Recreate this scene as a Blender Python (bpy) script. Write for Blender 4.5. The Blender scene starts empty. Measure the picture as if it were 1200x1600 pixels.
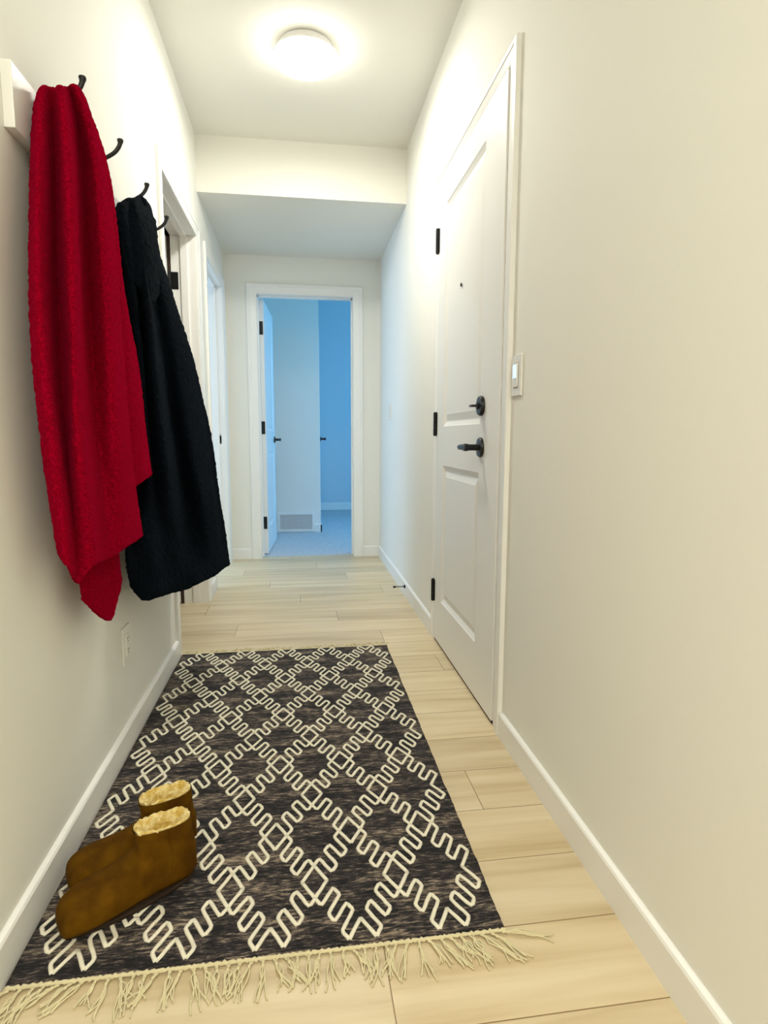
import bpy, bmesh, math, random
from mathutils import Vector, Matrix, noise
random.seed(7)
PI = math.pi
C = bpy.context.scene.collection
scene = bpy.context.scene

# ------------------------------------------------------------------ camera
cam_d = bpy.data.cameras.new('camera'); cam = bpy.data.objects.new('camera', cam_d); C.objects.link(cam)
cam_d.sensor_fit = 'VERTICAL'; cam_d.sensor_height = 32.0; cam_d.lens = 920.63/1600*32.0
cam_d.clip_start = 0.02
_r = Vector((0.99000179, -0.14102285, 0.00300222)); _u = Vector((0.01493909, 0.12599156, 0.99191882)); _f = Vector((0.14026148, 0.98195656, -0.12683862))
cam.matrix_world = Matrix(((_r.x, _u.x, -_f.x, 0), (_r.y, _u.y, -_f.y, 0), (_r.z, _u.z, -_f.z, 0.95997), (0, 0, 0, 1)))
scene.camera = cam

# ------------------------------------------------------------------ light and exposure
vs = scene.view_settings
vs.view_transform = 'Standard'; vs.look = 'None'; vs.gamma = 1.0; vs.use_curve_mapping = False
vs.exposure = 1.9
LAMP_E = 33.0                      # emission of the ceiling lamp's diffuser
LAMP_C = (1.0, 0.975, 0.875)
DAY_C = (0.10, 0.50, 0.92)
w = bpy.data.worlds.new('world'); scene.world = w; w.use_nodes = True
w.node_tree.nodes['Background'].inputs[0].default_value = (0.25, 0.5, 1.0, 1)
w.node_tree.nodes['Background'].inputs[1].default_value = 0.6
def area_light(name, loc, rot, sx, sy, power, col=DAY_C):
    d = bpy.data.lights.new(name, 'AREA'); d.shape = 'RECTANGLE'; d.size = sx; d.size_y = sy; d.energy = power; d.color = col
    o = bpy.data.objects.new(name, d); C.objects.link(o); o.location = loc; o.rotation_euler = rot
    return o
area_light('daylight_bedroom', (2.28, 5.5, 1.45), (0, PI/2, 0), 1.3, 1.0, 8.4)
area_light('daylight_side_room', (-2.78, 4.6, 1.45), (0, -PI/2, 0), 1.3, 1.2, 12, (0.5, 0.72, 1.0))
area_light('fill_light_behind', (0.05, -1.0, 2.55), (0, 0, 0), 0.5, 0.5, 9, (1.0, 0.97, 0.86))  # added fill behind the viewer, no lamp fixture stands there

# ------------------------------------------------------------------ dimensions (metres)
XL, XR = -0.5395, 0.6333           # wall faces of the hallway
H1, H2 = 2.5913, 2.2952            # ceiling, dropped ceiling
YD, YE = 3.5538, 4.679             # start of the drop, end wall
YB = -1.6                          # wall behind
WT = 0.12

# ------------------------------------------------------------------ helpers
def obj(name, bm, m=None, parent=None, smooth=False, loc=None):
    me = bpy.data.meshes.new(name)
    bmesh.ops.recalc_face_normals(bm, faces=bm.faces[:]) if len(bm.faces) else None
    bm.to_mesh(me); bm.free()
    if m:
        for x in (m if isinstance(m, (list, tuple)) else [m]): me.materials.append(x)
    if smooth:
        for p in me.polygons: p.use_smooth = True
    o = bpy.data.objects.new(name, me); C.objects.link(o)
    if parent: o.parent = parent
    if loc: o.location = loc
    return o
def smooth_angle(o, deg=35):
    me = o.data
    for p in me.polygons: p.use_smooth = True
    bm = bmesh.new(); bm.from_mesh(me)
    for e in bm.edges:
        e.smooth = len(e.link_faces) == 2 and e.calc_face_angle(0) < math.radians(deg)
    bm.to_mesh(me); bm.free()
    return o
def tag(o, label=None, cat=None, group=None, kind=None):
    if label: o['label'] = label
    if cat: o['category'] = cat
    if group: o['group'] = group
    if kind: o['kind'] = kind
    return o
def struct(o, label=None, cat=None): return tag(o, label, cat, kind='structure')
def empty(name, loc=(0, 0, 0), rotz=0):
    o = bpy.data.objects.new(name, None); C.objects.link(o); o.location = loc; o.rotation_euler = (0, 0, rotz); o.empty_display_size = .05
    return o
def bx(bm, x0, x1, y0, y1, z0, z1, bev=0, mi=0):
    v = [bm.verts.new(p) for p in ((x0,y0,z0),(x1,y0,z0),(x1,y1,z0),(x0,y1,z0),(x0,y0,z1),(x1,y0,z1),(x1,y1,z1),(x0,y1,z1))]
    fs = [bm.faces.new([v[i] for i in f]) for f in ((3,2,1,0),(4,5,6,7),(0,1,5,4),(1,2,6,5),(2,3,7,6),(3,0,4,7))]
    for f in fs: f.material_index = mi
    if bev:
        es = list({e for f in fs for e in f.edges})
        bmesh.ops.bevel(bm, geom=es, offset=bev, segments=2, profile=.6, affect='EDGES')
    return bm
def box(x0, x1, y0, y1, z0, z1, bev=0):
    return bx(bmesh.new(), min(x0,x1), max(x0,x1), min(y0,y1), max(y0,y1), min(z0,z1), max(z0,z1), bev)
def loft(bm, rings, close=True, caps=True, mi=0):
    R = [[bm.verts.new(p) for p in r] for r in rings]
    n = len(R[0])
    for a, b in zip(R, R[1:]):
        for i in range(n if close else n-1):
            f = bm.faces.new((a[i], a[(i+1) % n], b[(i+1) % n], b[i])); f.material_index = mi
    if caps and close:
        f = bm.faces.new(R[0][::-1]); f.material_index = mi
        f = bm.faces.new(R[-1]); f.material_index = mi
    return R
def frame_axes(d):
    d = d.normalized(); a = Vector((0,0,1)) if abs(d.z) < .9 else Vector((1,0,0))
    u = d.cross(a).normalized(); return u, u.cross(d).normalized()
def tube(bm, pts, rad, n=10, mi=0, flat=1.0):
    """round tube along pts, rad a number or one per point"""
    pts = [Vector(p) for p in pts]
    rad = rad if isinstance(rad, (list, tuple)) else [rad]*len(pts)
    u = None; rings = []
    for i, p in enumerate(pts):
        d = (pts[min(i+1, len(pts)-1)] - pts[max(i-1, 0)])
        if d.length < 1e-9: d = Vector((0,0,1))
        d.normalize()
        if u is None: u, v = frame_axes(d)
        else:
            u = (u - d*u.dot(d)); u = u.normalized() if u.length > 1e-6 else frame_axes(d)[0]
            v = d.cross(u)
        v = d.cross(u)
        rings.append([p + u*rad[i]*math.cos(2*PI*k/n) + v*rad[i]*math.sin(2*PI*k/n)*flat for k in range(n)])
    loft(bm, rings, mi=mi)
    return bm
def lathe(bm, prof, origin, axis, n=32, mi=0):
    """prof: (radius, height along axis)"""
    ax = Vector(axis).normalized(); u, v = frame_axes(ax); o = Vector(origin)
    rings = [[o + ax*h + (u*math.cos(2*PI*k/n) + v*math.sin(2*PI*k/n))*max(r, 1e-5) for k in range(n)] for r, h in prof]
    loft(bm, rings, mi=mi)
    return bm
def cat(P, t):
    """Catmull-Rom through P at t in 0..len-1"""
    n = len(P)-1; i = min(int(t), n-1); f = t-i
    p0, p1, p2, p3 = P[max(i-1,0)], P[i], P[i+1], P[min(i+2,n)]
    return 0.5*((2*p1) + (p2-p0)*f + (2*p0-5*p1+4*p2-p3)*f*f + (3*p1-p0-3*p2+p3)*f**3)
def curve_pts(P, n): P = [Vector(p) for p in P]; return [cat(P, (len(P)-1)*k/(n-1)) for k in range(n)]

# ------------------------------------------------------------------ materials
def mat(name, col, rough=.6, **kw):
    m = bpy.data.materials.new(name); m.use_nodes = True
    b = m.node_tree.nodes['Principled BSDF']
    b.inputs['Base Color'].default_value = (*col, 1); b.inputs['Roughness'].default_value = rough
    for k, x in kw.items(): b.inputs[k.replace('_', ' ')].default_value = x
    return m
def N(m, t, **kw):
    n = m.node_tree.nodes.new(t)
    for k, x in kw.items(): setattr(n, k, x)
    return n
def L(m, a, b): m.node_tree.links.new(a, b)
def bsdf(m): return m.node_tree.nodes['Principled BSDF']
def add_bump(m, scale, strength, dist, detail=3, stretch=(1,1,1), kind='ShaderNodeTexNoise'):
    tc = N(m, 'ShaderNodeTexCoord'); mp = N(m, 'ShaderNodeMapping'); mp.inputs['Scale'].default_value = stretch
    t = N(m, kind); t.inputs['Scale'].default_value = scale
    if kind == 'ShaderNodeTexNoise': t.inputs['Detail'].default_value = detail
    bp = N(m, 'ShaderNodeBump'); bp.inputs['Strength'].default_value = strength; bp.inputs['Distance'].default_value = dist
    L(m, tc.outputs['Object'], mp.inputs[0]); L(m, mp.outputs[0], t.inputs['Vector'])
    L(m, t.outputs[0], bp.inputs['Height']); L(m, bp.outputs[0], bsdf(m).inputs['Normal'])
    return t
def vary(m, c1, c2, scale, detail=4, stretch=(1,1,1), lo=.35, hi=.65):
    tc = N(m, 'ShaderNodeTexCoord'); mp = N(m, 'ShaderNodeMapping'); mp.inputs['Scale'].default_value = stretch
    t = N(m, 'ShaderNodeTexNoise'); t.inputs['Scale'].default_value = scale; t.inputs['Detail'].default_value = detail
    r = N(m, 'ShaderNodeValToRGB'); r.color_ramp.elements[0].position = lo; r.color_ramp.elements[1].position = hi
    r.color_ramp.elements[0].color = (*c1, 1); r.color_ramp.elements[1].color = (*c2, 1)
    L(m, tc.outputs['Object'], mp.inputs[0]); L(m, mp.outputs[0], t.inputs['Vector']); L(m, t.outputs[0], r.inputs[0]); L(m, r.outputs[0], bsdf(m).inputs['Base Color'])
    return r
M_wall = mat('wall_paint', (.895, .888, .83), .75); add_bump(M_wall, 260, .12, .0006)
M_ceil = mat('ceiling_paint', (.87, .862, .80), .85); add_bump(M_ceil, 160, .3, .001)
M_soffit = mat('dropped_ceiling_paint', (.86, .855, .82), .85); add_bump(M_soffit, 160, .3, .001)
M_blue = mat('bedroom_wall_pale_blue', (.66, .74, .80), .8); add_bump(M_blue, 260, .1, .0006)  # pale blue base colour for the far and window walls
M_trim = mat('trim_paint', (.92, .915, .89), .38)
M_door = mat('door_paint', (.91, .905, .88), .42); add_bump(M_door, 90, .05, .0004, stretch=(8,8,.6))
M_black = mat('black_metal', (.012, .012, .014), .35, Metallic=.4)
M_gap = mat('gap_shade_dark', (.05, .022, .012), .8)  # dark brown standing in for the shade inside door gaps
M_carpet = mat('bedroom_carpet', (.60, .63, .66), .95); vary(M_carpet, (.5,.53,.57), (.66,.69,.72), 90); add_bump(M_carpet, 320, .5, .004)
M_plastic = mat('white_plastic', (.86, .85, .80), .3)
M_glow = mat('night_light_lens', (.6, .75, .95), .3); bsdf(M_glow).inputs['Emission Color'].default_value = (.35,.6,1,1); bsdf(M_glow).inputs['Emission Strength'].default_value = .35
M_diff = mat('lamp_diffuser', (.9, .9, .9), .5); bsdf(M_diff).inputs['Emission Color'].default_value = (*LAMP_C, 1); bsdf(M_diff).inputs['Emission Strength'].default_value = LAMP_E
M_side = mat('lamp_diffuser_side', (.9, .9, .9), .5); bsdf(M_side).inputs['Emission Color'].default_value = (*LAMP_C, 1); bsdf(M_side).inputs['Emission Strength'].default_value = LAMP_E*.22
M_rim = mat('lamp_rim', (.85, .84, .82), .4)
M_yarn = mat('cream_yarn', (.90, .85, .69), .95); add_bump(M_yarn, 500, .6, .002)
M_fringe = mat('cream_fringe_cotton', (.74, .66, .42), .95)
M_red = mat('red_boucle', (.3, .001, .018), .95); vary(M_red, (.20,.0007,.010), (.33,.001,.018), 200, 3); add_bump(M_red, 240, .9, .004)
bsdf(M_red).inputs['Sheen Weight'].default_value = .22; bsdf(M_red).inputs['Sheen Tint'].default_value = (1,.02,.11,1); bsdf(M_red).inputs['Sheen Roughness'].default_value = .28
M_coat = mat('black_boucle', (.0035, .006, .0095), .95); add_bump(M_coat, 200, 1, .005)
bsdf(M_coat).inputs['Sheen Weight'].default_value = .006; bsdf(M_coat).inputs['Sheen Tint'].default_value = (.3,.5,.8,1); bsdf(M_coat).inputs['Sheen Roughness'].default_value = .5
bsdf(M_red).inputs['Specular IOR Level'].default_value = .0
bsdf(M_coat).inputs['Specular IOR Level'].default_value = .03
M_suede = mat('tan_suede', (.30, .135, .012), .85); vary(M_suede, (.080,.032,.0007), (.135,.060,.0012), 22); add_bump(M_suede, 300, .35, .0015)
bsdf(M_suede).inputs['Specular IOR Level'].default_value = .08
M_sole = mat('brown_rubber_sole', (.02, .008, .001), .9)
M_fleece = mat('cream_sheepskin', (.80, .62, .26), .95); vary(M_fleece, (.66,.44,.09), (.95,.80,.40), 75, 3); add_bump(M_fleece, 160, .9, .006)

def floor_mat():
    m = mat('pale_oak_planks', (.6,.5,.35), .38)
    tc = N(m, 'ShaderNodeTexCoord'); sep = N(m, 'ShaderNodeSeparateXYZ'); L(m, tc.outputs['Object'], sep.inputs[0])
    def M(op, a, b=None, c=None):
        n = N(m, 'ShaderNodeMath', operation=op)
        for i, x in enumerate((a, b, c)):
            if x is None: continue
            if isinstance(x, (int, float)): n.inputs[i].default_value = x
            else: L(m, x, n.inputs[i])
        return n.outputs[0]
    PW, PL = .1815, 1.22
    yy = M('DIVIDE', M('SUBTRACT', sep.outputs['Y'], .825), PW)
    row = M('FLOOR', yy); fy = M('FRACT', yy)
    xx = M('DIVIDE', M('SUBTRACT', M('SUBTRACT', sep.outputs['X'], .144), M('MULTIPLY', row, .512)), PL)
    col = M('FLOOR', xx); fx = M('FRACT', xx)
    ey = M('MULTIPLY', M('MINIMUM', fy, M('SUBTRACT', 1, fy)), PW)
    ex = M('MULTIPLY', M('MINIMUM', fx, M('SUBTRACT', 1, fx)), PL)
    e = M('MINIMUM', ex, ey)
    seam = M('LESS_THAN', e, .0011)
    cb = N(m, 'ShaderNodeCombineXYZ'); L(m, row, cb.inputs[0]); L(m, col, cb.inputs[1])
    wn = N(m, 'ShaderNodeTexWhiteNoise'); L(m, cb.outputs[0], wn.inputs['Vector'])
    # grain: long soft streaks along x, shifted on each plank
    cg = N(m, 'ShaderNodeCombineXYZ'); L(m, M('ADD', sep.outputs['X'], M('MULTIPLY', wn.outputs[0], 37)), cg.inputs[0]); L(m, sep.outputs['Y'], cg.inputs[1]); L(m, M('MULTIPLY', wn.outputs[0], 11), cg.inputs[2])
    mp = N(m, 'ShaderNodeMapping'); mp.inputs['Scale'].default_value = (.9, 13, 1); L(m, cg.outputs[0], mp.inputs[0])
    n1 = N(m, 'ShaderNodeTexNoise'); n1.inputs['Scale'].default_value = 1.6; n1.inputs['Detail'].default_value = 5; n1.inputs['Distortion'].default_value = .25; L(m, mp.outputs[0], n1.inputs['Vector'])
    r = N(m, 'ShaderNodeValToRGB'); cr = r.color_ramp
    cr.elements[0].position = .28; cr.elements[0].color = (.56, .43, .24, 1)
    cr.elements[1].position = .66; cr.elements[1].color = (.78, .66, .45, 1)
    k = cr.elements.new(.46); k.color = (.70, .57, .36, 1)
    L(m, n1.outputs[0], r.inputs[0])
    hs = N(m, 'ShaderNodeHueSaturation'); L(m, M('ADD', .93, M('MULTIPLY', wn.outputs[0], .13)), hs.inputs['Value']); L(m, r.outputs[0], hs.inputs['Color'])
    mx = N(m, 'ShaderNodeMix', data_type='RGBA'); L(m, seam, mx.inputs[0]); L(m, hs.outputs[0], mx.inputs[6]); mx.inputs[7].default_value = (.26, .17, .07, 1)
    L(m, mx.outputs[2], bsdf(m).inputs['Base Color'])
    bp = N(m, 'ShaderNodeBump'); bp.inputs['Strength'].default_value = .35; bp.inputs['Distance'].default_value = .001
    L(m, M('MINIMUM', M('DIVIDE', e, .003), 1), bp.inputs['Height']); L(m, bp.outputs[0], bsdf(m).inputs['Normal'])
    return m
M_floor = floor_mat()
def rug_mat():
    m = mat('charcoal_heathered_weave', (.05,.05,.05), .95)
    tc = N(m, 'ShaderNodeTexCoord'); mp = N(m, 'ShaderNodeMapping'); mp.inputs['Scale'].default_value = (1, 5, 1); L(m, tc.outputs['Object'], mp.inputs[0])
    n1 = N(m, 'ShaderNodeTexNoise'); n1.inputs['Scale'].default_value = 42; n1.inputs['Detail'].default_value = 6; n1.inputs['Roughness'].default_value = .75; L(m, mp.outputs[0], n1.inputs['Vector'])
    n2 = N(m, 'ShaderNodeTexNoise'); n2.inputs['Scale'].default_value = 5; n2.inputs['Detail'].default_value = 2; L(m, mp.outputs[0], n2.inputs['Vector'])
    ad = N(m, 'ShaderNodeMath', operation='MULTIPLY_ADD'); L(m, n2.outputs[0], ad.inputs[0]); ad.inputs[1].default_value = .45; L(m, n1.outputs[0], ad.inputs[2])
    r = N(m, 'ShaderNodeValToRGB'); cr = r.color_ramp
    cr.elements[0].position = .62; cr.elements[0].color = (.004,.004,.006,1)
    cr.elements[1].position = .88; cr.elements[1].color = (.40,.32,.23,1)
    for p, c in ((.665,(.009,.008,.010)), (.725,(.034,.027,.029)), (.79,(.10,.078,.068))):
        k = cr.elements.new(p); k.color = (*c, 1)
    L(m, ad.outputs[0], r.inputs[0]); L(m, r.outputs[0], bsdf(m).inputs['Base Color'])
    bp = N(m, 'ShaderNodeBump'); bp.inputs['Strength'].default_value = .8; bp.inputs['Distance'].default_value = .003; L(m, n1.outputs[0], bp.inputs['Height']); L(m, bp.outputs[0], bsdf(m).inputs['Normal'])
    return m
M_rug = rug_mat()

# ------------------------------------------------------------------ structure: hallway shell
D1 = (2.630, 3.445, 2.03)          # left door opening y0, y1, head
D2 = (3.795, 4.530, 2.03)
DR = (1.806, 2.672, 2.045)         # entry door on the right
DE = (-.305, .422, 2.02)           # end doorway x0, x1, head
T = .013
bm = bmesh.new()
for a, b in ((YB, D1[0]), (D1[1], D2[0]), (D2[1], YE)): bx(bm, XL-WT, XL, a, b, 0, H1)
for d in (D1, D2): bx(bm, XL-WT, XL, d[0], d[1], d[2], H1)
struct(obj('wall_left', bm, M_wall), 'warm white left hallway wall behind the coats', 'wall')
bm = bmesh.new()
for a, b in ((YB, DR[0]), (DR[1], YE)): bx(bm, XR, XR+WT, a, b, 0, H1)
bx(bm, XR, XR+WT, DR[0], DR[1], DR[2], H1)
struct(obj('wall_right', bm, M_wall), 'warm white right hallway wall around the entry door', 'wall')
bm = bmesh.new()
bx(bm, XL-WT, DE[0], YE, YE+WT, 0, H1); bx(bm, DE[1], XR+WT, YE, YE+WT, 0, H1); bx(bm, DE[0], DE[1], YE, YE+WT, DE[2], H1)
struct(obj('wall_end', bm, M_wall), 'white wall at the far end of the hallway around the open doorway', 'wall')
struct(obj('wall_back', box(XL-WT, XR+WT, YB-WT, YB, 0, H1), M_wall), 'wall behind the viewer', 'wall')
struct(obj('ceiling', box(XL-WT, XR+WT, YB-WT, YE+WT, H1, H1+.1), M_ceil), 'high white hallway ceiling carrying the round lamp', 'ceiling')
struct(obj('ceiling_drop', box(XL, XR, YD, YE, H2, H1), M_ceil), 'dropped lower ceiling over the far end of the hallway', 'ceiling')
struct(obj('floor', box(XL-WT-2.2, XR+WT, YB-WT, YE+.045, -.05, 0), M_floor), 'pale wood plank floor running across the hallway', 'floor')
struct(obj('floor_bedroom', box(-3.0, 2.4, YE+.045, 7.85, -.05, .004), M_carpet), 'light carpet in the blue room beyond the end doorway', 'floor')

# bedroom beyond
ZB = 2.45; ZC = 2.95
struct(obj('wall_closet', box(-.62, .20, 5.94, 7.8, 0, ZC), M_wall), 'grey white wall block with the low vent in the room beyond', 'wall')
struct(obj('wall_bedroom_far', box(.20, 2.4, 7.72, 7.82, 0, ZC), M_blue), 'blue lit far wall of the room beyond the end doorway', 'wall')
bm = bmesh.new(); bx(bm, 2.25, 2.37, 4.7, 4.9, 0, ZC); bx(bm, 2.25, 2.37, 6.1, 7.82, 0, ZC); bx(bm, 2.25, 2.37, 4.9, 6.1, 0, .8); bx(bm, 2.25, 2.37, 4.9, 6.1, 2.1, ZC)
struct(obj('wall_bedroom_right', bm, M_blue), 'window wall of the room beyond', 'wall')
struct(obj('wall_bedroom_left', box(-.62, -.50, YE+WT, 5.94, 0, ZC), M_wall), 'left wall of the room beyond, behind the open door', 'wall')
bm = bmesh.new(); bx(bm, XR+WT, 2.37, YE, YE+WT, 0, ZC); bx(bm, XL-WT, XR+WT, YE, YE+WT, H1+.1, ZC)
struct(obj('wall_bedroom_front', bm, M_wall), 'near wall of the room beyond', 'wall')
struct(obj('ceiling_bedroom', box(-.62, 2.4, YE+WT, 7.85, ZC, ZC+.1), M_ceil), 'ceiling of the room beyond', 'ceiling')
# left rooms
for nm, y0, y1, win in (('bathroom', 1.9, 3.58, False), ('side_room', 3.62, 5.6, True)):
    x0 = -2.75
    bm = bmesh.new(); bx(bm, x0, XL-WT, y0-.04, y0, 0, ZB); bx(bm, x0, XL-WT-.0, y1, y1+.03, 0, ZB)
    if win:
        bx(bm, x0-.1, x0, y0, 4.0, 0, ZB); bx(bm, x0-.1, x0, 5.2, y1, 0, ZB); bx(bm, x0-.1, x0, 4.0, 5.2, 0, .8); bx(bm, x0-.1, x0, 4.0, 5.2, 2.1, ZB)
        bx(bm, XL-WT-.02, XL-WT, YE, y1, 0, ZB)
    else: bx(bm, x0-.1, x0, y0, y1, 0, ZB)
    struct(obj('wall_'+nm, bm, M_wall), 'walls of the %s off the left side' % nm.replace('_', ' '), 'wall')
    struct(obj('ceiling_'+nm, box(x0, XL-WT, y0, y1, ZB, ZB+.05), M_ceil), 'ceiling of the %s' % nm.replace('_', ' '), 'ceiling')
def window(name, x, y0, y1, z0, z1, label):
    bm = bmesh.new(); t = .05
    for a in ((y0, y0+t, z0, z1), (y1-t, y1, z0, z1), (y0, y1, z0, z0+t), (y0, y1, z1-t, z1), ((y0+y1)/2-.02, (y0+y1)/2+.02, z0, z1)): bx(bm, x-.03, x+.03, *a)
    struct(obj(name, bm, M_trim), label, 'window')
window('window_1', 2.31, 4.9, 6.1, .8, 2.1, 'white window frame in the room beyond, out of the doorway view')
window('window_2', -2.80, 4.0, 5.2, .8, 2.1, 'white window frame in the side room')

# baseboards, with a sloped top lip
def baseboard(bm, p0, p1, nrm, h=.083, t=T):
    p0 = Vector(p0); p1 = Vector(p1); n = Vector(nrm)
    prof = ((0,0),(t,0),(t,h-.008),(t-.003,h-.003),(.003,h),(0,h))
    loft(bm, [[p + n*a + Vector((0,0,b)) for a, b in prof] for p in (p0, p1)])
CW = .075
bm = bmesh.new()
baseboard(bm, (XL, YB, 0), (XL, D1[0]-CW, 0), (1,0,0)); baseboard(bm, (XL, D1[1]+CW, 0), (XL, D2[0]-CW, 0), (1,0,0)); baseboard(bm, (XL, D2[1]+CW, 0), (XL, YE, 0), (1,0,0))
struct(obj('baseboard_left', bm, M_trim), 'white baseboard along the left wall beside the rug', 'baseboard')
bm = bmesh.new()
baseboard(bm, (XR, YB, 0), (XR, DR[0]-CW, 0), (-1,0,0)); baseboard(bm, (XR, DR[1]+.045, 0), (XR, YE, 0), (-1,0,0))
struct(obj('baseboard_right', bm, M_trim), 'white baseboard along the right wall', 'baseboard')
bm = bmesh.new()
baseboard(bm, (XL+T, YE, 0), (DE[0]-CW, YE, 0), (0,-1,0)); baseboard(bm, (DE[1]+CW, YE, 0), (XR-T, YE, 0), (0,-1,0))
struct(obj('baseboard_end', bm, M_trim), 'short white baseboards either side of the end doorway', 'baseboard')
bm = bmesh.new()
baseboard(bm, (.142, 5.94, 0), (.213, 5.94, 0), (0,-1,0)); baseboard(bm, (-.50, 5.94, 0), (-.225, 5.94, 0), (0,-1,0)); baseboard(bm, (.20, 5.94-T, 0), (.20, 7.72, 0), (1,0,0))
baseboard(bm, (.213, 7.72, 0), (2.25, 7.72, 0), (0,-1,0), h=.10); baseboard(bm, (-.50, 4.80, 0), (-.50, 5.94, 0), (1,0,0))
struct(obj('baseboard_bedroom', bm, M_trim), 'white baseboards in the blue room beyond', 'baseboard')

# ------------------------------------------------------------------ door casings, jambs, slabs
def casing(name, O, A, Nn, a0, a1, zt, parent, w=CW, wt=CW, wf=None, to=.014, ti=.006, m=None):
    """three sided trim round an opening: A along the wall, Nn out of it; wf width on the a1 side"""
    O = Vector(O); A = Vector(A); Nn = Vector(Nn); wf = wf or w
    prof = ((0,0),(0,ti),(.10,ti+.002),(.62,to-.003),(.70,to),(.97,to),(1,to-.003),(1,0))
    rings = []
    for a, z, oa, oz in ((a0, 0, -w, 0), (a0, zt, -w, wt), (a1, zt, wf, wt), (a1, 0, wf, 0)):
        rings.append([O + A*(a+oa*f) + Vector((0,0,z+oz*f)) + Nn*h for f, h in prof])
    bm = bmesh.new(); loft(bm, rings)
    return obj(name, bm, m or M_trim, parent)
def jamb(name, O, A, Nn, a0, a1, zt, depth, parent, t=.018, stop=(.05, .085)):
    """lining of the opening from the wall face (0) back to depth, with a door stop"""
    O = Vector(O); A = Vector(A); Nn = Vector(Nn); bm = bmesh.new()
    def b(u0, u1, z0, z1, d0, d1):
        vs = [bm.verts.new(O + A*u + Vector((0,0,z)) - Nn*d) for u, z, d in ((u0,z0,d0),(u1,z0,d0),(u1,z1,d0),(u0,z1,d0),(u0,z0,d1),(u1,z0,d1),(u1,z1,d1),(u0,z1,d1))]
        for f in ((0,1,2,3),(4,5,6,7),(0,1,5,4),(1,2,6,5),(2,3,7,6),(3,0,4,7)): bm.faces.new([vs[i] for i in f])
    for (s0, s1, tt) in ((0, depth, .0025), (stop[0], stop[1], .012)):
        b(a0+.0005, a0+tt, 0, zt, s0, s1); b(a1-tt, a1-.0005, 0, zt, s0, s1); b(a0, a1, zt-tt, zt-.0005, s0, s1)
    return obj(name, bm, M_trim, parent)
def panel_slab(name, W, H, t, parent, m, x0=0., panels=None, ins2=None):
    """two panel moulded slab: local x 0..W, y 0..t, z from parent's base"""
    bm = bmesh.new()
    ins = .128*W/.85; ins2 = ins2 or ins
    panels = panels or ((.215, .835), (1.005, 1.93))
    z0 = .012
    for face in (0, 1):
        def P(x, z, d): return (x0+x, d if face == 0 else t-d, z)
        def quad(*p): bm.faces.new([bm.verts.new(q) for q in p])
        quad(P(0,z0,0), P(ins,z0,0), P(ins,H,0), P(0,H,0)); quad(P(W-ins2,z0,0), P(W,z0,0), P(W,H,0), P(W-ins2,H,0))
        zz = [z0]+[q for p in panels for q in p]+[H]
        for a, b in zip(zz[0::2], zz[1::2]): quad(P(ins,a,0), P(W-ins2,a,0), P(W-ins2,b,0), P(ins,b,0))
        for a, b in panels:
            # sloped cove down, flat, slope back up to a raised centre field
            ring = [[P(ins+i, a+i, d), P(W-ins2-i, a+i, d), P(W-ins2-i, b-i, d), P(ins+i, b-i, d)] for i, d in ((0,0),(.004,.003),(.018,.0095),(.023,.010),(.050,.0035))]
            vr = [[bm.verts.new(q) for q in r] for r in ring]
            for r1, r2 in zip(vr, vr[1:]):
                for i in range(4): bm.faces.new((r1[i], r1[(i+1)%4], r2[(i+1)%4], r2[i]))
            bm.faces.new(vr[-1])
    for q in (((0,0,z0),(W,0,z0),(W,t,z0),(0,t,z0)), ((0,0,H),(W,0,H),(W,t,H),(0,t,H)), ((0,0,z0),(0,t,z0),(0,t,H),(0,0,H)), ((W,0,z0),(W,t,z0),(W,t,H),(W,0,H))):
        bm.faces.new([bm.verts.new((x0+p[0], p[1], p[2])) for p in q])
    bmesh.ops.remove_doubles(bm, verts=bm.verts[:], dist=1e-5)
    return obj(name, bm, m, parent)
def hinge(parent, x, y, z, leaf=None, h=.1, r=.0075):
    """barrel standing at x, y (parent space), leaf: (x0,x1,y0,y1) plate"""
    bm = bmesh.new()
    lathe(bm, [(0,-h/2-.004),(r*.7,-h/2-.004),(r*.9,-h/2),(r,-h/2),(r,-h/6-.001),(r*.8,-h/6),(r,-h/6+.001),(r,h/6-.001),(r*.8,h/6),(r,h/6+.001),(r,h/2),(r*.9,h/2),(r*.7,h/2+.004),(0,h/2+.004)], (x,y,z), (0,0,1), 14)
    if leaf:
        for l in (leaf if isinstance(leaf, list) else [leaf]): bx(bm, l[0], l[1], l[2], l[3], z-h/2, z+h/2)
    return smooth_angle(obj('hinge', bm, M_black, parent))
def lever(parent, x, z, y, out, d, r=.033, L_=.112):
    """lever handle on a round rose; out = -1/+1 side along local y, d = -1/+1 lever direction along x"""
    bm = bmesh.new()
    lathe(bm, [(0,0),(r,0),(r,.006),(r*.93,.010),(r*.45,.012),(.011,.014),(.011,.045),(.013,.050),(.013,.062),(0,.063)], (x,y,z), (0,out,0), 36)
    o = smooth_angle(obj('handle_rose', bm, M_black, parent))
    bm = bmesh.new()
    pts = [(x-d*.008, y+out*.052, z), (x+d*.02, y+out*.054, z), (x+d*.06, y+out*.054, z), (x+d*(L_-.02), y+out*.052, z-.001), (x+d*L_, y+out*.046, z-.003)]
    tube(bm, curve_pts(pts, 14), [.011]*3+[.0105]*4+[.0095]*3+[.008]*2+[.006,.004], 12, flat=1)
    lv = smooth_angle(obj('handle_lever', bm, M_black, o))
    return o

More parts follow.
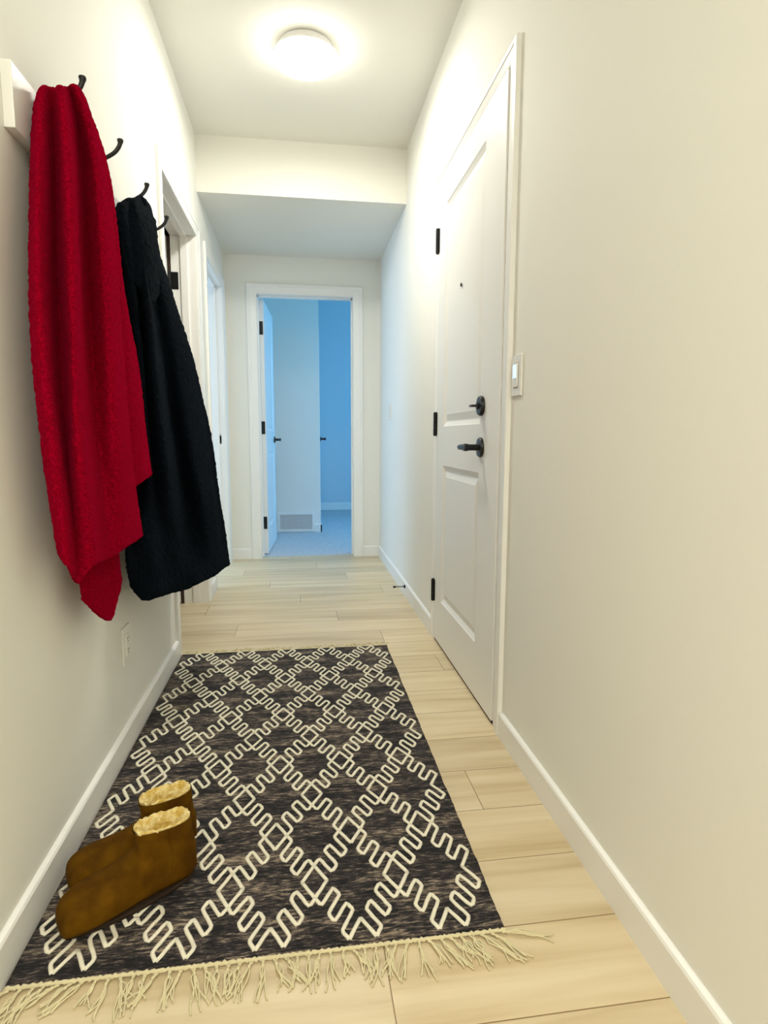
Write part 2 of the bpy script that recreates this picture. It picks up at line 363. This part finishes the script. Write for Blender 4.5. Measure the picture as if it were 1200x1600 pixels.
# entry door (right wall, hinges on the far side, flush with the hall)
door = struct(empty('door_1', (XR-.010, DR[1]-.004, 0), -PI/2), 'white two panel entry door with black lever and deadbolt in the right wall', 'door')
W1 = DR[1]-DR[0]-.008
panel_slab('door_slab', W1, 2.032, .044, door, M_door, ins2=.20)
def wcasing(O, A, Nn, a0, a1, zt, inv, **k):
    o = casing('door_casing', O, A, Nn, a0, a1, zt, None, **k); o.parent = inv; o.matrix_parent_inverse = (Matrix.Translation(inv.location) @ Matrix.Rotation(inv.rotation_euler.z, 4, 'Z')).inverted(); return o
def wjamb(O, A, Nn, a0, a1, zt, depth, inv, **k):
    o = jamb('door_jamb', O, A, Nn, a0, a1, zt, depth, None, **k); o.parent = inv; o.matrix_parent_inverse = (Matrix.Translation(inv.location) @ Matrix.Rotation(inv.rotation_euler.z, 4, 'Z')).inverted(); return o
wcasing((XR,0,0), (0,1,0), (-1,0,0), DR[0], DR[1], DR[2]-.006, door, wt=.042, wf=.045, to=.015, ti=.004)
wjamb((XR,0,0), (0,1,0), (-1,0,0), DR[0], DR[1], DR[2]-.006, WT, door, t=.0, stop=(.036, .11))
obj('threshold', box(0, W1, .004, .13, 0, .010), M_gap, door)  # sill added as dark backing, its colour is the shade under the door
obj('gap_shade_fill', box(-.003, W1+.003, .046, .060, .0, 2.036), M_gap, door)  # dark sheet added behind the slab so the gaps read as shade
for z in (1.815, 1.018, .241): hinge(door, -.002, -.006, z, (-.004, .016, -.0025, 0), r=.009, h=.1)
bm = bmesh.new()   # deadbolt
xd = DR[1]-.004-1.987
lathe(bm, [(0,0),(.034,0),(.034,.008),(.031,.013),(.012,.015),(.012,.020),(0,.020)], (xd,0,1.066), (0,-1,0), 36)
bx(bm, xd-.024, xd+.010, -.040, -.018, 1.062, 1.070, .002)
smooth_angle(obj('deadbolt', bm, M_black, door))
lever(door, xd, .924, 0, -1, -1, r=.034)
bm = bmesh.new(); lathe(bm, [(0,0),(.007,0),(.007,.003),(.004,.004),(0,.003)], (DR[1]-.004-2.284, .0, 1.538), (0,-1,0), 16); obj('peephole', bm, M_black, door)
bm = bmesh.new(); bx(bm, W1-.001, W1+.0015, .008, .036, .88, .98); obj('latch_plate', bm, M_black, door)

# left door, opened into the dark room
door = struct(empty('door_2', (-.690, D1[1]-.004, 0), PI), 'white door opened inwards behind the black coat on the left', 'door')
panel_slab('door_slab', .79, 2.018, .035, door, M_door)
wcasing((XL,0,0), (0,1,0), (1,0,0), D1[0], D1[1], D1[2], door, wt=.06)
wjamb((XL,0,0), (0,1,0), (1,0,0), D1[0], D1[1], D1[2], WT+.012, door, stop=(.045, .080))
for z in (1.792, .25): hinge(door, -.010, .002, z, [(-.055, -.012, -.003, .001)], h=.09, r=.007)
obj('gap_shade_fill', box(-.014, -.004, -.0035, -.001, 0, 2.02), M_gap, door)  # dark strip in place of the shaded gap between jamb and slab

# second left doorway near the end, door open out of sight
door = struct(empty('door_3', (-.69, D2[0]+.004, 0), PI), 'open doorway in the left wall just before the end wall', 'door')
panel_slab('door_slab', .72, 2.018, .035, door, M_door)
wcasing((XL,0,0), (0,1,0), (1,0,0), D2[0], D2[1], D2[2], door, wt=.06)
wjamb((XL,0,0), (0,1,0), (1,0,0), D2[0], D2[1], D2[2], WT+.012, door, stop=(.045, .080))
o = obj('strike_plate', box(-.600, -.572, D2[1]-.0025, D2[1]+.001, .905, .965), M_black); o.parent = door; o.matrix_parent_inverse = (Matrix.Translation(door.location) @ Matrix.Rotation(PI, 4, 'Z')).inverted()

# end doorway, door opened into the blue room
door = struct(empty('door_4', (-.262, YE+WT+.012, 0), PI/2-.055), 'white door standing open into the blue room at the end of the hallway', 'door')
panel_slab('door_slab', .72, 2.008, .035, door, M_door)
wcasing((0,YE,0), (1,0,0), (0,-1,0), DE[0], DE[1], DE[2], door)
wjamb((0,YE,0), (1,0,0), (0,-1,0), DE[0], DE[1], DE[2], WT+.006, door, stop=(.045, .080))
obj('gap_shade_fill', box(-.006, -.002, .036, .044, 0, 2.01), M_gap, door)  # shade of the hinge side gap, put in as a dark strip
for z in (1.795, 1.027, .265): hinge(door, -.006, .038, z, [(-.004, -.0005, .006, .036)], h=.1, r=.006)
lever(door, .655, .93, 0, -1, -1, r=.027, L_=.1)
o = lever(door, .655, .93, .035, 1, -1, r=.027, L_=.1)

# closet door handle sticking out of the side of the vent wall
hd = empty('door_5', (.20, 6.02, 0), PI/2); struct(hd, 'closet door in the side of the vent wall of the room beyond', 'door')
panel_slab('door_slab', .7, 2.02, .03, hd, M_door).location = (0, -.006, 0)
lever(hd, .07, .935, -.006, -1, 1, r=.026, L_=.09)

# ------------------------------------------------------------------ floor vent in the far room
vent = tag(empty('wall_vent', (-.045, 5.94, 0)), 'white rectangular air return grille low on the wall seen through the end doorway', 'vent')
bm = bmesh.new()
for a in ((-.185, -.160, .008, .205), (.160, .185, .008, .205), (-.16, .16, .18, .205), (-.16, .16, .008, .033)): bx(bm, a[0], a[1], -.016, 0, a[2], a[3])
bx(bm, -.16, .16, -.003, 0, .033, .18)
obj('vent_frame', bm, M_trim, vent)
bm = bmesh.new()
for i in range(14):
    z = .04+i*.0103
    vs_ = [bm.verts.new(p) for p in ((-.16,-.012,z),(.16,-.012,z),(.16,-.004,z+.008),(-.16,-.004,z+.008))]; bm.faces.new(vs_)
for i in range(1, 8): bx(bm, -.16+i*.04-.001, -.16+i*.04+.001, -.0135, -.006, .033, .18)
o = obj('vent_grille', bm, mat('vent_grey', (.80,.80,.80), .5), vent)
md = o.modifiers.new('s', 'SOLIDIFY'); md.thickness = .0012

# ------------------------------------------------------------------ ceiling lamp
lamp = tag(empty('ceiling_lamp', (.051, 2.735, H1)), 'glowing round flush ceiling lamp with white rim', 'ceiling light')
bm = bmesh.new(); lathe(bm, [(0,0),(.115,0),(.122,-.004),(.122,-.030),(.118,-.034),(0,-.034)], (0,0,0), (0,0,1), 64); smooth_angle(obj('lamp_base', bm, M_rim, lamp))
bm = bmesh.new(); lathe(bm, [(.0,-.034),(.143,-.034),(.146,-.040),(.1455,-.054),(.140,-.061),(.128,-.0635),(.10,-.0645),(.05,-.065),(0,-.065)], (0,0,0), (0,0,1), 64)
for f in bm.faces:
    cm = f.calc_center_median(); f.material_index = 2 if cm.z > -.036 else (1 if cm.xy.length > .133 else 0)
smooth_angle(obj('lamp_diffuser', bm, [M_diff, M_side, M_rim], lamp))
bm = bmesh.new(); lathe(bm, [(.142,-.036),(.1475,-.036),(.1485,-.039),(.1475,-.043),(.146,-.043)], (0,0,0), (0,0,1), 64); smooth_angle(obj('lamp_rim', bm, M_rim, lamp))

lamp.scale = (.93, .93, 1)
# ------------------------------------------------------------------ switches, outlet, door stop
def plate(name, loc, rotz, w, h, label, glow=False, cat_='light switch', outlet=False):
    """local: x along the wall, -y out of it"""
    e = tag(empty(name, loc, rotz), label, cat_)
    obj('wall_plate', box(-w/2, w/2, -.006, 0, -h/2, h/2, .0022), M_plastic, e)
    if outlet:
        obj('outlet_face', box(-.0165, .0165, -.0095, -.004, -.033, .033, .0015), M_plastic, e)
        for z in (-.018, .018):
            for x, hh in ((-.006, .008), (.006, .0065)): obj('outlet_slot', bx(bmesh.new(), x-.001, x+.001, -.0102, -.009, z-hh/2+.003, z+hh/2+.003), M_black, e)
            obj('outlet_ground_hole', lathe(bmesh.new(), [(0,0),(.0022,0),(.0022,.001),(0,.001)], (0,-.0092,z-.007), (0,-1,0), 10), M_black, e)
    else:
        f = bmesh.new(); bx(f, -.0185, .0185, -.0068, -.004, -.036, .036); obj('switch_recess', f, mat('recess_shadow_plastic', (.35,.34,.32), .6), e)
        o = obj('switch_paddle', box(-.0165, .0165, -.0105, -.004, -.034, .034, .0018), M_plastic, e); o.rotation_euler = (math.radians(2), 0, 0)
        if glow: obj('switch_sensor_lens', box(-.0125, .0125, -.0125, -.009, -.008, .030, .0015), M_glow, e)
    return e
plate('light_switch', (XR, 1.680, 1.138), -PI/2, .076, .118, 'white rocker switch with pale blue glowing lens beside the entry door', glow=True)
plate('light_switch', (XR, 4.13, 1.135), -PI/2, .076, .118, 'small plain white switch on the right wall near the end of the hallway')
plate('wall_outlet', (XL, 1.838, .325), PI/2, .076, .115, 'white outlet low on the left wall below the black coat', cat_='outlet', outlet=True)
ds = tag(empty('door_stop', (XR-T, 3.43, .060), -PI/2), 'black spring door stop sticking out of the right baseboard', 'door stop')
bm = bmesh.new(); lathe(bm, [(0,0),(.011,0),(.011,.003),(.006,.009),(0,.009)], (0,0,0), (0,-1,0), 18); smooth_angle(obj('mounting_cone', bm, M_black, ds))
bm = bmesh.new(); tube(bm, [(.0032*math.cos(t*.9), -.008-.052*t/90, .0032*math.sin(t*.9)) for t in range(91)], .0011, 5); obj('spring', bm, M_black, ds, smooth=True)
bm = bmesh.new(); lathe(bm, [(0,.058),(.006,.058),(.0065,.070),(.005,.074),(0,.074)], (0,0,0), (0,-1,0), 16); smooth_angle(obj('rubber_tip', bm, M_black, ds))

# ------------------------------------------------------------------ coat rack with four hooks
YR0, YR1 = 1.275, 2.425
rack = tag(empty('coat_rack', (XL, YR0, 1.593)), 'white wall mounted coat rack board with four black hooks, holding coat and throw', 'coat rack')
obj('rack_board', box(0, .020, 0, YR1-YR0, -.059, .059, .002), M_trim, rack)
for k in range(4):
    y = 1.444+k*.2707-YR0
    bm = bmesh.new()
    bx(bm, .020, .0235, y-.010, y+.010, -.030, .056, .0012)
    up = curve_pts([(.021,y,.046), (.027,y,.062), (.0445,y,.075), (.0635,y,.086), (.0775,y,.096), (.0875,y,.109), (.0915,y,.120), (.092,y,.128)], 26)
    tube(bm, up, [.0042+.0012*min(1,i/18) + (.0028*math.exp(-((i-23.5)/2.2)**2)) for i in range(26)], 12)
    lo = curve_pts([(.022,y,.000), (.036,y,-.016), (.048,y,-.020), (.057,y,-.010), (.060,y,.004)], 16)
    tube(bm, lo, [.0042]*12+[.005,.006,.006,.004], 10)
    hk = smooth_angle(obj('hook', bm, M_black, rack), 50)
    for z in (-.018, .034): obj('screw', lathe(bmesh.new(), [(0,0),(.004,0),(.004,.0012),(0,.002)], (.0235,y,z), (1,0,0), 10), M_black, hk)

# ------------------------------------------------------------------ hanging cloth
TOWEL_FRONT = [
    [(-0.512,1.367,1.635), (-0.508,1.311,1.493), (-0.500,1.252,1.297), (-0.490,1.208,1.126), (-0.480,1.202,0.937), (-0.475,1.227,0.732)],
    [(-0.490,1.336,1.634), (-0.475,1.261,1.473), (-0.465,1.200,1.284), (-0.460,1.182,1.123), (-0.455,1.184,0.937), (-0.455,1.213,0.704)],
    [(-0.485,1.381,1.652), (-0.488,1.374,1.521), (-0.486,1.342,1.324), (-0.482,1.321,1.143), (-0.472,1.292,0.935), (-0.458,1.268,0.656)],
    [(-0.460,1.352,1.645), (-0.440,1.305,1.495), (-0.428,1.258,1.303), (-0.425,1.234,1.131), (-0.425,1.227,0.936), (-0.430,1.281,0.693)],
    [(-0.465,1.418,1.675), (-0.472,1.479,1.568), (-0.470,1.465,1.360), (-0.462,1.435,1.160), (-0.450,1.401,0.933), (-0.440,1.403,0.679)],
    [(-0.445,1.396,1.670), (-0.430,1.438,1.553), (-0.420,1.430,1.352), (-0.412,1.413,1.158), (-0.410,1.412,0.933), (-0.415,1.478,0.694)],
    [(-0.445,1.426,1.676), (-0.440,1.527,1.591), (-0.430,1.548,1.385), (-0.427,1.562,1.180), (-0.423,1.568,0.930), (-0.420,1.622,0.695)],
    [(-0.470,1.494,1.687), (-0.475,1.617,1.620), (-0.470,1.653,1.414), (-0.468,1.682,1.196), (-0.465,1.693,0.927), (-0.460,1.746,0.693)],
]
TOWEL_BACK = [
    [(-0.465,1.451,1.653), (-0.460,1.535,1.523), (-0.455,1.565,1.315), (-0.450,1.579,1.151), (-0.450,1.605,0.994), (-0.450,1.629,0.814)],
    [(-0.460,1.486,1.678), (-0.452,1.584,1.585), (-0.440,1.610,1.342), (-0.435,1.667,1.162), (-0.430,1.699,0.996), (-0.430,1.723,0.838)],
    [(-0.470,1.529,1.705), (-0.462,1.635,1.606), (-0.452,1.677,1.358), (-0.447,1.752,1.173), (-0.443,1.799,0.999), (-0.440,1.847,0.846)],
    [(-0.490,1.571,1.705), (-0.480,1.665,1.587), (-0.475,1.727,1.369), (-0.470,1.794,1.178), (-0.468,1.863,1.000), (-0.465,1.899,0.855)],
]
TOWEL_TAIL = [
    [(-0.495,1.364,1.069), (-0.490,1.344,0.866), (-0.487,1.346,0.712), (-0.480,1.349,0.600)],
    [(-0.480,1.395,1.072), (-0.475,1.383,0.863), (-0.470,1.389,0.703), (-0.465,1.391,0.556)],
    [(-0.485,1.513,1.082), (-0.480,1.490,0.855), (-0.475,1.490,0.684), (-0.470,1.492,0.508)],
    [(-0.475,1.576,1.088), (-0.470,1.553,0.850), (-0.465,1.545,0.673), (-0.463,1.539,0.555)],
    [(-0.490,1.652,1.094), (-0.487,1.640,0.844), (-0.485,1.633,0.656), (-0.483,1.646,0.574)],
]
COAT = [
    [(-0.515,1.889,1.568), (-0.515,1.915,1.433), (-0.515,1.981,1.122), (-0.510,1.962,0.882), (-0.505,1.867,0.711), (-0.500,1.752,0.623), (-0.495,1.768,0.526)],
    [(-0.490,1.823,1.585), (-0.485,1.826,1.428), (-0.485,1.894,1.115), (-0.480,1.882,0.846), (-0.475,1.799,0.662), (-0.470,1.788,0.477)],
    [(-0.475,1.825,1.591), (-0.460,1.802,1.423), (-0.455,1.847,1.111), (-0.450,1.843,0.810), (-0.445,1.817,0.620), (-0.440,1.839,0.470)],
    [(-0.468,1.860,1.609), (-0.475,1.918,1.453), (-0.468,1.930,1.118), (-0.452,1.930,0.803), (-0.430,1.897,0.604), (-0.420,1.949,0.452)],
    [(-0.455,1.865,1.619), (-0.435,1.830,1.449), (-0.420,1.867,1.114), (-0.405,1.909,0.804), (-0.400,1.977,0.588), (-0.390,2.048,0.440)],
    [(-0.455,1.926,1.650), (-0.452,1.968,1.505), (-0.435,2.068,1.172), (-0.410,2.144,0.829), (-0.385,2.151,0.600), (-0.350,2.066,0.454)],
    [(-0.445,1.944,1.650), (-0.435,1.963,1.523), (-0.405,2.072,1.235), (-0.360,2.090,0.876), (-0.335,2.153,0.645), (-0.318,2.177,0.452)],
    [(-0.450,2.036,1.659), (-0.440,2.045,1.538), (-0.385,2.152,1.289), (-0.345,2.242,1.010), (-0.320,2.272,0.725), (-0.302,2.286,0.453)],
    [(-0.465,2.116,1.657), (-0.455,2.125,1.520), (-0.395,2.237,1.269), (-0.355,2.347,0.988), (-0.330,2.375,0.701), (-0.309,2.461,0.438)],
]

def resample(P, n):
    P = [Vector(p) for p in P]; Q = curve_pts(P, 60)
    d = [0]
    for a, b in zip(Q, Q[1:]): d.append(d[-1]+(b-a).length)
    out = []; j = 0
    for k in range(n):
        s = d[-1]*k/(n-1)
        while j < len(d)-2 and d[j+1] < s: j += 1
        f = (s-d[j])/max(1e-9, d[j+1]-d[j]); out.append(Q[j].lerp(Q[j+1], min(1, f)))
    return out
def cloth_sheet(bm, rails, nu, nv, lump=.0022, freq=95, seed=0, hem=.0):
    R = [resample(r, nv) for r in rails]; K = len(R)-1
    grid = []
    for j in range(nv):
        row = [R[k][j] for k in range(K+1)]
        grid.append([cat(row, K*i/(nu-1)) for i in range(nu)])
    V = []
    for j in range(nv):
        vr = []
        for i in range(nu):
            p = grid[j][i]
            du = grid[j][min(i+1, nu-1)]-grid[j][max(i-1, 0)]; dv = grid[min(j+1, nv-1)][i]-grid[max(j-1, 0)][i]
            n = du.cross(dv); n = n.normalized() if n.length > 1e-9 else Vector((1,0,0))
            q = p + n*lump*(noise.noise((p+Vector((seed,0,0)))*freq) + .5*noise.noise(p*freq*2.1))
            q += n*.006*noise.noise(Vector((p.x*9+seed, p.y*9, p.z*3)))
            if j == nv-1: q.z += hem*noise.noise(p*40)
            q.x = max(q.x, XL+.006 if p.z < 1.53 or p.z > 1.66 else XL+.026)
            vr.append(bm.verts.new(q))
        V.append(vr)
    for a, b in zip(V, V[1:]):
        for i in range(nu-1): bm.faces.new((a[i], a[i+1], b[i+1], b[i]))
    return V
def cloth_obj(name, sheets, m, thick):
    bm = bmesh.new()
    for s in sheets: cloth_sheet(bm, **s)
    me = bpy.data.meshes.new(name); bm.to_mesh(me); bm.free(); me.materials.append(m)
    for p in me.polygons: p.use_smooth = True
    o = bpy.data.objects.new(name, me); C.objects.link(o)
    md = o.modifiers.new('thickness', 'SOLIDIFY'); md.thickness = thick; md.offset = 0
    return o
def capped(rails, hub, s=.55, dz=.004):
    """start every rail from a gathered point near the hook"""
    out = []
    for r in rails:
        a = Vector(r[0]); h = Vector(hub); c = a.lerp(h, s); c.z = min(max(a.z, c.z), h.z)+dz
        out.append([tuple(c)]+[tuple(a)]+list(r[1:]))
    return out
throw = cloth_obj('red_throw', [
    dict(rails=capped(TOWEL_FRONT, (-.492, 1.43, 1.668), .7, .002), nu=110, nv=230, seed=1),
    dict(rails=TOWEL_BACK, nu=50, nv=190, seed=5),
    dict(rails=TOWEL_TAIL, nu=50, nv=110, seed=9)], M_red, .006)
tag(throw, 'long red fluffy throw hanging from the first hook of the coat rack', 'throw')
coat = empty('black_coat', (-.45, 1.984, 1.63))
tag(coat, 'long black boucle coat hanging from the third hook of the coat rack', 'coat')
def to_parent(o, e):
    o.parent = e; o.matrix_parent_inverse = Matrix.Translation(e.location).inverted(); return o
CB = [[(-.52, p[1]*.0+y, p[2]) for y, p in zip((2.10, 2.14, 2.26, 2.38, 2.44, 2.50), COAT[-1])]]
body = cloth_obj('coat_body', [dict(rails=capped(COAT+CB, (-.485, 1.985, 1.646), .6, -.004), nu=200, nv=240, lump=.0032, freq=80, seed=3)], M_coat, .010)
to_parent(body, coat)
HOOD = [[(-.505,1.84,1.59),(-.490,1.81,1.53),(-.478,1.79,1.46),(-.468,1.79,1.40)],
        [(-.475,1.87,1.630),(-.448,1.84,1.56),(-.438,1.83,1.47),(-.444,1.84,1.37)],
        [(-.455,1.93,1.650),(-.428,1.89,1.57),(-.420,1.88,1.47),(-.432,1.89,1.35)],
        [(-.452,1.975,1.650),(-.424,1.95,1.58),(-.418,1.955,1.49),(-.428,1.975,1.39)],
        [(-.465,2.02,1.640),(-.445,2.02,1.58),(-.440,2.04,1.50),(-.446,2.06,1.43)]]
hood = cloth_obj('coat_hood', [dict(rails=HOOD, nu=60, nv=60, lump=.003, freq=80, seed=4)], M_coat, .012)
to_parent(hood, coat)

# ------------------------------------------------------------------ rug
RX0, RX1, RY0, RY1, RZ = -.523, .384, .998, 2.590, .007
rug = tag(empty('area_rug', (0, 0, 0)), 'charcoal woven rug with cream zigzag lattice pattern and knotted fringe on the floor', 'rug')
bm = bmesh.new()
NX, NY = 60, 110
rows = []
for j in range(NY+1):
    y = RY0+(RY1-RY0)*j/NY
    rr = []
    for i in range(NX+1):
        x = RX0+(RX1-RX0)*i/NX
        e = .0025*noise.noise(Vector((0, y*9, 3)))
        if i == NX: x += e+.001*random.uniform(-1,1)
        z = RZ + .0006*noise.noise(Vector((x*14, y*14, 0)))
        rr.append(bm.verts.new((x, y, z)))
    rows.append(rr)
for a, b in zip(rows, rows[1:]):
    for i in range(NX): bm.faces.new((a[i], a[i+1], b[i+1], b[i]))
bd = [e for e in bm.edges if e.is_boundary]
ex = bmesh.ops.extrude_edge_only(bm, edges=bd)
for v in ex['geom']:
    if isinstance(v, bmesh.types.BMVert): v.co.z = .0005
# raised cream yarn pattern: square waves on a diamond lattice
ORG = Vector((.018, 1.1695)); PX, PY = .0885, .1577
SA, SB = Vector((PX, PY)), Vector((PX, -PY))
def lat(s, t): return ORG + SA*s + SB*t
def yarn(path):
    P = [lat(*q) for q in path]; fine = []
    for a, b in zip(P, P[1:]):
        n = 4
        for k in range(n): fine.append(a.lerp(b, k/n))
    fine.append(P[-1])
    sm = [fine[0]]+[(fine[i-1]+fine[i]*4+fine[i+1])/6 for i in range(1, len(fine)-1)]+[fine[-1]]
    pts = [Vector((p.x+.0012*noise.noise(Vector((p.x*60, p.y*60, 1))), p.y+.0012*noise.noise(Vector((p.x*60, p.y*60, 7))), RZ+.0005)) for p in sm]
    tube(bm, pts, [.0044+.0006*noise.noise(p*140) for p in pts], 6, mi=1, flat=.55)
def node_ok(i, j): return -6 <= i <= 4 and -1 <= j <= 9
q = .15
for i in range(-6, 5):
    for j in range(-1, 10):
        if (i+j) % 2: continue
        s0, t0 = (i+j)//2, (i-j)//2
        # node diamond sides that lead somewhere
        sides = {(1,0): ((q,-q),(q,q)), (-1,0): ((-q,-q),(-q,q)), (0,1): ((-q,q),(q,q)), (0,-1): ((-q,-q),(q,-q))}
        for (ds_, dt_), (a, b) in sides.items():
            i2, j2 = i+ds_+dt_, j+ds_-dt_
            if node_ok(i2, j2): yarn([(s0+a[0], t0+a[1]), (s0+b[0], t0+b[1])])
        for (ds_, dt_) in ((1,0), (0,1)):
            if not node_ok(i+ds_+dt_, j+ds_-dt_): continue
            sg = 1 if (s0+t0) % 2 else -1
            us = [.15, .29, .43, .57, .71, .85]; path = []
            w_ = sg*q
            path.append((us[0], w_))
            for u in us[1:-1]:
                path.append((u, w_)); w_ = -w_; path.append((u, w_))
            path.append((us[-1], w_))
            yarn([(s0+u, t0+w2) if ds_ else (s0+w2, t0+u) for u, w2 in path])
obj('rug_field', bm, [M_rug, M_yarn], rug, smooth=True)
for y in (RY0-.004, RY1+.004):
    bm = bmesh.new()
    pts = [(x, y+.0012*math.sin(x*700), .0055+.001*math.sin(x*500+1)) for x in [RX0+.002+(RX1-RX0)*k/220 for k in range(221)]]
    tube(bm, pts, [.0042+.0008*math.sin(k*1.9) for k in range(221)], 6, flat=.8)
    obj('rug_edge_cord', bm, M_fringe, rug, smooth=True)
rf = random.Random(11)
def tassel(x, y, d, ang, length, lift=0):
    bm = bmesh.new()
    base = Vector((x, y, .005)); dr = Vector((math.sin(ang), d*math.cos(ang), 0)); pr = Vector((dr.y, -dr.x, 0))
    kn = base + dr*.012
    for s in range(5):
        off = rf.uniform(-.0035, .0035); l = length*rf.uniform(.75, 1.08); cv = rf.uniform(-.016, .016); w2 = rf.uniform(-.006, .006)
        pts = [base+pr*rf.uniform(-.004,.004), kn+pr*off*.3]
        for k in range(1, 7):
            t = k/6
            p = kn + dr*(l-.012)*t + pr*(off + cv*t*t + w2*math.sin(t*5+s))
            p.z = max(.0016, .0055*(1-t)+.0018 + .0025*abs(noise.noise(p*50)))
            p.x = max(p.x, XL+T+.003)
            pts.append(p)
        tube(bm, curve_pts(pts, 16), [.0015]*16, 5)
    lathe(bm, [(0,-.004),(.0028,-.003),(.0034,0),(.0028,.003),(0,.004)], kn, dr, 8)
    return obj('tassel', bm, M_fringe, rug, smooth=True)
NT = 44
for k in range(NT):
    x = RX0+.008+(RX1-RX0-.016)*k/(NT-1)
    # the near fringe lies combed to the left at the left end and splayed right at the right end
    b = -.85*max(0, 1-k/12) + .85*max(0, (k-35)/8) + .25*math.sin(k*.9)
    tassel(x, RY0-.006, -1, b+rf.uniform(-.3,.3), rf.uniform(.055, .085)+(.02 if k > 40 else 0))
    tassel(x, RY1+.006, 1, .25*math.sin(k*1.3)+rf.uniform(-.35,.35), rf.uniform(.035, .055))

# ------------------------------------------------------------------ sheepskin boots
def boot(loc, rot, label, flip):
    e = tag(empty('ankle_boot', loc, rot), label, 'boot', 'pair of tan sheepskin boots')
    # sagittal profile: toe at x=0, heel at x=.275; (front/top point), (back/bottom point), half width, sideways shift
    S = [((.000,.026),(.001,.016),.012), ((.005,.044),(.003,.006),.032), ((.020,.057),(.015,.003),.045), ((.046,.065),(.042,.002),.0535),
         ((.080,.069),(.078,.002),.0560), ((.108,.074),(.116,.002),.0535), ((.131,.081),(.158,.002),.0490), ((.144,.089),(.205,.002),.0450),
         ((.150,.096),(.246,.003),.0420), ((.152,.103),(.266,.012),.0395), ((.153,.110),(.273,.040),.0375), ((.152,.118),(.271,.075),.0360),
         ((.150,.127),(.268,.100),.0345), ((.149,.136),(.267,.122),.0330), ((.148,.143),(.267,.139),.0320)]
    n = 36
    def ring(Tp, Bp, hw, k, shrink=1.0):
        Tp = Vector((Tp[0], 0, Tp[1])); Bp = Vector((Bp[0], 0, Bp[1])); c = (Tp+Bp)/2; h = (Tp-Bp)/2*shrink; out = []
        for a in range(n):
            th = 2*PI*a/n; cu, su = math.cos(th), math.sin(th); ex = .80
            cc = math.copysign(abs(cu)**ex, cu); ss = math.copysign(abs(su)**ex, su)
            p = c + h*cc + Vector((0, hw*shrink*ss, 0))
            p.y += flip*.006*math.sin(min(1, p.x/.25)*PI)      # slight inward curve of the foot
            p.z += .0015*noise.noise(p*30+Vector((flip*3, 0, 0)))
            out.append(p)
        return out
    R = [ring(*s, k) for k, s in enumerate(S)]
    fine = []
    for j in range((len(R)-1)*3+1): fine.append([cat([r[a] for r in R], j/3) for a in range(n)])
    bm = bmesh.new(); loft(bm, fine, caps=False); bm.faces.new([v for v in bm.verts[:n]])
    for v in bm.verts: v.co.z = max(v.co.z, .004)
    obj('boot_upper', bm, M_suede, e, smooth=True)
    # sole: foot outline slab
    bm = bmesh.new(); out = []
    for a in range(40):
        th = 2*PI*a/40; x = .1365-.1335*math.cos(th); sw = math.sin(th)
        hw = .0520 * (abs(sw)**.75) * (1.0 if x < .13 else 1-.20*(x-.13)/.14)
        out.append((x, math.copysign(hw, sw)+flip*.006*math.sin(min(1, x/.25)*PI)))
    loft(bm, [[Vector((x, y*f, z)) for x, y in out] for z, f in ((0,.93),(.002,.96),(.008,.97),(.010,.94))])
    smooth_angle(obj('boot_sole', bm, M_sole, e))
    # fleece: inner lining tube and the puffed cuff edge
    top = R[-1]; c = sum(top, Vector())/n
    bm = bmesh.new(); rings = []
    for k, (f, dz) in enumerate(((.90,-.010),(.962,-.001),(.955,.003),(.88,.0045),(.74,-.002),(.64,-.010),(.56,-.022),(.46,-.05))):
        rr = []
        for a in range(n):
            for sub in (0, .5):
                p = top[a].lerp(top[(a+1) % n], sub); q2 = c + (p-c)*f; q2.z = p.z+dz
                q2 += Vector((1,1,1))*.0035*noise.noise(q2*120)
                rr.append(q2)
        rings.append(rr)
    loft(bm, rings, caps=False); bm.verts.ensure_lookup_table(); bm.faces.new(bm.verts[-2*n:])
    obj('fleece_lining', bm, M_fleece, e, smooth=True)
    # side seam and small heel tab
    for s_ in (9, 27):
        bm = bmesh.new()
        pts = [fine[j][s_]*1.0 for j in range(26, len(fine))]
        tube(bm, [p+Vector((0, .0008 if s_ == 9 else -.0008, 0)) for p in pts], .0012, 5)
        obj('side_seam', bm, M_suede, e, smooth=True)
    bm = bmesh.new(); bx(bm, .2675, .274, -.010, .010, .012, .075, .002)
    obj('heel_tab', bm, M_suede, e)
    return e
BA = math.radians(33)
boot((-.472, 1.094, .0095), BA, 'tan sheepskin ankle boot nearer the viewer, standing on the rug', 1)
boot((-.500, 1.216, .0095), math.radians(28), 'tan sheepskin ankle boot nearer the wall, partly hidden behind its pair', -1)
